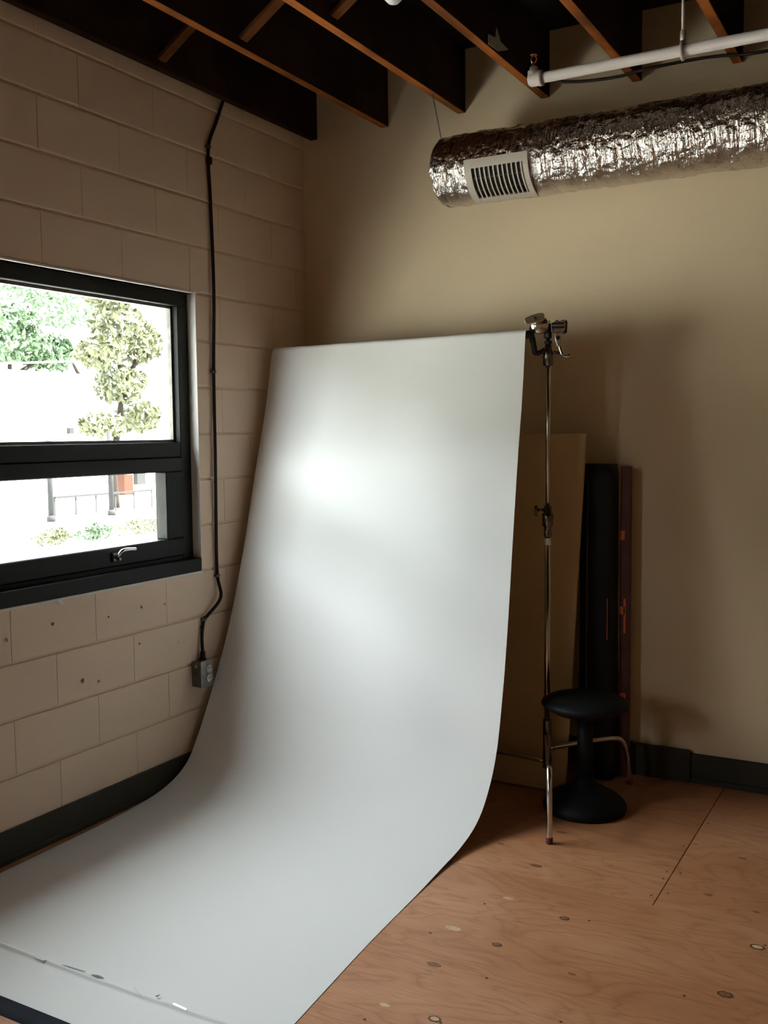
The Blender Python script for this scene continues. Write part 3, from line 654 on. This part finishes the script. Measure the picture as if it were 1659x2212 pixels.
# cable along the back wall under the pipe
pts = [(1.33, BY-0.06, 3.06), (1.36, BY-0.02, 3.036), (1.478, BY-0.012, 3.018), (1.62, BY-0.012, 3.012), (1.737, BY-0.012, 3.022), (1.927, BY-0.012, 3.024), (2.037, BY-0.012, 3.018), (2.212, BY-0.012, 3.004), (2.6, BY-0.012, 3.02), (3.4, BY-0.012, 3.01), (4.6, BY-0.012, 3.02)]
pts = [tuple(CAM[i]+(q[i]-CAM[i])*0.963 for i in range(3)) for q in pts]
# metal strap plate on a joist, bulb in the next bay
o = MB().add([(0, -0.10, 0.004), (0, 0.0, 0.008), (0, 0.10, 0.046), (0, 0.02, 0.052), (0, -0.02, 0.09), (0, -0.03, 0.050), (0, -0.10, 0.040)], [(0, 1, 2, 3, 4, 5, 6)]).build('metal_plate', M_plate)
o.location = (jx[3]+0.003, 3.72, JZ+0.002); sm = o.modifiers.new('thick', 'SOLIDIFY'); sm.thickness = 0.003
tag(o, 'bent galvanised metal plate nailed to joist beside sprinkler pipe end', 'plate')
bl = thing('light_bulb', 'white frosted globe bulb in a socket under the dark ceiling', 'bulb', (1.213, 3.040, 2.944))
MB().lathe([(0.001, 0), (0.018, 0.005), (0.031, 0.018), (0.036, 0.036), (0.032, 0.054), (0.020, 0.072), (0.015, 0.085)], 24).build('globe', M_bulb, bl)
MB().lathe([(0.016, 0.083), (0.022, 0.088), (0.024, 0.12), (0.045, 0.13), (0.045, ZT-2.944)], 20).build('socket', M_whitepaint, bl)

# ------------------------------------------------------------------ cable and outlet on the block wall
cab = thing('wall_cable', 'dark electrical cable running down the block wall into the outlet box', 'cable')
cp = [(0.02, 3.70, 3.10), (0.014, 3.653, 3.010), (0.012, 3.60, 2.90), (0.011, 3.540, 2.769), (0.011, 3.545, 2.572), (0.013, 3.550, 2.33), (0.016, 3.548, 2.108), (0.012, 3.540, 1.801), (0.014, 3.534, 1.388), (0.012, 3.530, 1.011), (0.011, 3.535, 0.873), (0.030, 3.530, 0.780), (0.018, 3.455, 0.712), (0.011, 3.432, 0.690), (0.014, 3.412, 0.620), (0.020, 3.408, 0.548)]
MB().tube(spline(cp, 8), 0.0075, 10).build('cable_jacket', M_cable, cab)
for y, z, s in ((3.540, 2.775, 1), (3.540, 1.795, 1), (3.535, 0.878, 0.9), (3.434, 0.694, 1)):
    MB().box((0.0, y-0.016, z-0.006), (0.021, y+0.010, z+0.006)).build('cable_clip', M_boxmetal, cab, bevel=0.004, seg=2)
MB().box((0.0, 3.530, 2.70), (0.018, 3.562, 2.735)).build('cable_clip', M_cable, cab, bevel=0.006)
ob_ = thing('outlet_box', 'grey metal surface outlet box with round sockets low on block wall', 'outlet', (0, 3.350, 0.405))
MB().box((0.001, 0.0, 0.0), (0.056, 0.075, 0.115)).build('box_body', M_boxmetal, ob_, bevel=0.006, seg=2)
cv = MB().box((0.056, -0.003, -0.002), (0.060, 0.078, 0.117)).build('cover_plate', M_steel, ob_, bevel=0.002)
for dz in (0.036, 0.080):
    s_ = MB().lathe([(0.017, 0), (0.0175, 0.002), (0.016, 0.004), (0.001, 0.0045)], 20, frame_to((0.060, 0.048, dz), (1, 0, 0))).build('socket', M_socket, cv)
    for dy in (-0.006, 0.006): MB().box((0.0640, 0.048+dy-0.0012, dz-0.001), (0.0650, 0.048+dy+0.0012, dz+0.007)).build('socket_slot', M_vinyl, s_)
MB().lathe([(0.001, 0), (0.008, 0.001), (0.008, 0.003), (0.001, 0.004)], 14, frame_to((0.030, 0.0, 0.095), (0, -1, 0))).build('knockout', M_steel, ob_)
MB().lathe([(0.015, 0.115), (0.015, 0.122), (0.012, 0.124), (0.012, 0.150), (0.009, 0.152)], 14, Matrix.Translation((0.020, 0.058, 0))).build('cable_connector', M_cable, ob_)
tag(MB().tube(spline(pts, 6), 0.0065, 10).build('electrical_cable', M_cable), 'dark cable running along back wall below the joist ends', 'cable')

# ------------------------------------------------------------------ outdoors
GZ = -0.65
gr = MB().box((-150, -120, GZ-0.2), (-0.19, 160, GZ)).box((-0.19, -120, GZ-0.2), (120, FY-WT, GZ)).build('ground', M_lot, kind='structure')
def out(px, py, X):
    d = r_*((px-829.5)/FPX)-u_*((py-1106)/FPX)+f_
    return Vector(CAM)+d*((X-CAM[0])/d.x)
wb = thing('white_building', 'low white building across the lot behind the trees', 'building', (-25, 24, GZ))
MB().box((-6, -14, 0), (0, 3.9, 4.30)).build('building_wall', M_white, wb)
MB().box((-6.2, -14.2, 4.30), (0.15, 4.05, 4.46)).build('roof_edge', M_white, wb)
q = out(153, 930, -24.9)
MB().box((0.0, q.y-24-0.10, q.z-GZ-0.12), (0.16, q.y-24+0.10, q.z-GZ+0.10)).build('wall_lamp', M_post, wb)
def foliage(name, mt, blobs, n, size, parent):
    m = MB()
    for k in range(n):
        c, rr = random.choice(blobs)
        while True:
            v = Vector((random.uniform(-1, 1), random.uniform(-1, 1), random.uniform(-1, 1)))
            if v.length <= 1: break
        p = Vector(c)+Vector((v.x*rr[0], v.y*rr[1], v.z*rr[2]))
        a = Vector((random.gauss(0, 1), random.gauss(0, 1), random.gauss(0, 1))).normalized(); b = a.orthogonal().normalized()
        s = size*random.uniform(0.6, 1.3); cc = a.cross(b)*0.18
        m.add([p-a*s, p-b*s*0.45+cc*s, p+a*s, p+b*s*0.45+cc*s], [(0, 1, 2), (0, 2, 3)])
    return m.build(name, mt, parent, kind='stuff')
def tree(base, blobs, n, size, mt, label, trunk, group=None):
    t = thing('tree', label, 'tree', base)
    loc = lambda v: Vector(v)-Vector(base)
    m = MB()
    for tr in trunk: m.tube(spline([loc(p) for p in tr], 4), [0.16-0.12*k/(4*(len(tr)-1)) for k in range(4*(len(tr)-1)+1)], 8)
    m.build('trunk', M_bark, t)
    foliage('foliage', mt, [(loc(c), rr) for c, rr in blobs], n, size, t)
    return t
X = -31
b0 = out(20, 820, X); c1 = out(30, 740, X); c2 = out(95, 770, X); c3 = out(30, 640, X); c4 = out(120, 760, X)
tree((b0.x, b0.y, GZ), [(c1, (1.6, 1.1, 0.9)), (out(20, 700, X), (1.5, 1.0, 0.8)), (c2, (1.2, 0.9, 0.5)), (c4, (1.0, 0.6, 0.8)), (out(-60, 720, X), (2, 2, 1.5))], 3000, 0.20, M_leafg, 'dark green leafy tree rising behind the white building', [[(b0.x, b0.y, GZ), b0, c1], [b0, c2], [Vector((out(182, 860, -32).x, out(182, 860, -32).y, GZ)), out(182, 850, -32), out(165, 800, -32), out(150, 775, -32)]])
X = -34
b0 = out(80, 800, X)
tree((b0.x, b0.y, GZ), [(out(20, 640, X), (2, 1.6, 0.8)), (out(95, 630, X), (2, 1.2, 0.7)), (out(140, 680, X), (2, 1.4, 0.7)), (out(200, 640, X), (2, 1.3, 0.8))], 900, 0.17, M_leafg, 'thin pale tree top against the sky left of yellow tree', [[(b0.x, b0.y, GZ), b0, out(60, 660, X)]])
X = -19
b0 = out(245, 1000, X)
tree((b0.x, b0.y, GZ), [(out(250, 700, X), (1.0, 0.75, 0.7)), (out(300, 740, X), (0.9, 0.6, 0.7)), (out(215, 760, X), (0.9, 0.6, 0.5)), (out(260, 830, X), (0.9, 0.7, 0.6)), (out(220, 920, X), (0.8, 0.6, 0.35)), (out(300, 900, X), (0.9, 0.5, 0.5)), (out(240, 640, X), (0.9, 0.7, 0.3))], 2600, 0.15, M_leafy, 'yellow-green leafy tree at right of the window view', [[(b0.x, b0.y, GZ), b0, out(262, 860, X), out(250, 720, X)], [out(262, 860, X), out(300, 760, X)]])
for k, (pa, pb) in enumerate((((70, 1160), (150, 1150)), ((160, 1160), (240, 1152)), ((230, 1156), (350, 1155)))):
    X = -12.6; a = out(pa[0], pa[1], X); b = out(pb[0], pb[1], X)
    t = thing('bush', ['low leafy bush left of the far grey post', 'low leafy bush between the two grey posts', 'low leafy bush right of both grey posts'][k], 'bush', (X, (a.y+b.y)/2, GZ), 'bushes across the lot')
    hw = abs(b.y-a.y)/2
    foliage('foliage', M_leafy if k != 1 else M_leafg, [((0, 0, 0.14), (0.4, hw, 0.14)), ((0, hw*0.3, 0.20), (0.3, hw*0.5, 0.16))], 520, 0.05, t)
    MB().tube([(0, 0, 0), (0.02, 0.05, 0.2)], 0.02, 6).build('stem', M_bark, t)
for k, px in enumerate((110, 241)):
    q = out(px, 1100, -17)
    t = tag(MB().tube([(0, 0, 0), (0, 0, 2.1+0.2*k)], 0.07, 10).lathe([(0.11, 0), (0.11, 0.12), (0.07, 0.16)], 10).build('post', M_post), ['slim grey post standing far left across the lot', 'slim grey post standing near the orange brick pier'][k], 'post'); t.location = (-17, q.y, GZ)
q0 = out(120, 1112, -18); q1 = out(330, 1108, -18)
gd = thing('guard_rail', 'thin grey guard rail running along the far edge of the lot', 'rail', (-18, (q0.y+q1.y)/2, GZ))
hw = (q1.y-q0.y)/2
MB().box((-0.02, -hw, 0.50), (0.02, hw, 0.56)).build('rail', M_post, gd)
for k in range(6): MB().box((-0.03, -hw+2*hw*k/5-0.03, 0), (-0.02, -hw+2*hw*k/5+0.03, 0.56)).build('rail_post', M_post, gd)
q = out(281, 1075, -24)
pi = thing('gate_pier', 'dark gate panel with orange brick foot beyond the guard rail', 'gate', (-23.5, q.y, GZ))
MB().box((-0.1, -0.22, 0.35), (0.1, 0.22, 1.75)).build('gate_panel', M_post, pi)
MB().box((-0.2, -1.0, 0), (0.2, -0.55, 0.75)).build('brick_foot', M_brick, pi)
MB().box((-0.12, -0.95, 0.75), (0.12, -0.80, 1.75)).build('gate_post', M_post, pi)
MB().box((-0.1, -0.55, 0.0), (0.1, 0.6, 0.35)).build('gate_foot', M_white, pi)
qa = out(-80, 786, -28); qb = out(190, 778, -28)
tag(MB().tube([qa, qa.lerp(qb, 0.5)-Vector((0, 0, 0.03)), qb+ (qb-qa)*1.2], 0.035, 6).build('power_line', M_white), 'pale power line crossing in front of the green trees', 'wire')

M_leafb = leaf('bright_green_leaves', (0.075, 0.10, 0.020), (0.13, 0.15, 0.035))
WORDS = ['first', 'second', 'third', 'fourth', 'fifth', 'sixth', 'seventh']
for k, (x, y, h) in enumerate([(-14, 7.5, 7.0), (-12.5, 0.0, 8.0), (-13, -7.4, 8.5), (-12, -14.8, 8.0), (-13, -22.2, 8.5), (-12.5, -29.6, 8.0)]):  # out-of-view trees, added to darken and tint light through the window
    t = thing('tree', 'unseen leafy tree added to shape window light, %s of the row left of the window view' % WORDS[k], 'tree', (x, y, GZ), 'unseen tree row added to shape window light')
    MB().tube([(0, 0, 0), (0.1, 0.1, h*0.4), (0, 0.2, h*0.7)], [0.22, 0.17, 0.08], 8).build('trunk', M_bark, t)
    foliage('foliage', M_leafb, [((0, 0, h*0.44), (2.0, 3.2, h*0.30)), ((0, 0.8, h*0.66), (2.0, 2.8, h*0.26)), ((0, -0.6, h*0.34), (2.0, 2.8, h*0.20))], 2600, 0.34, t)
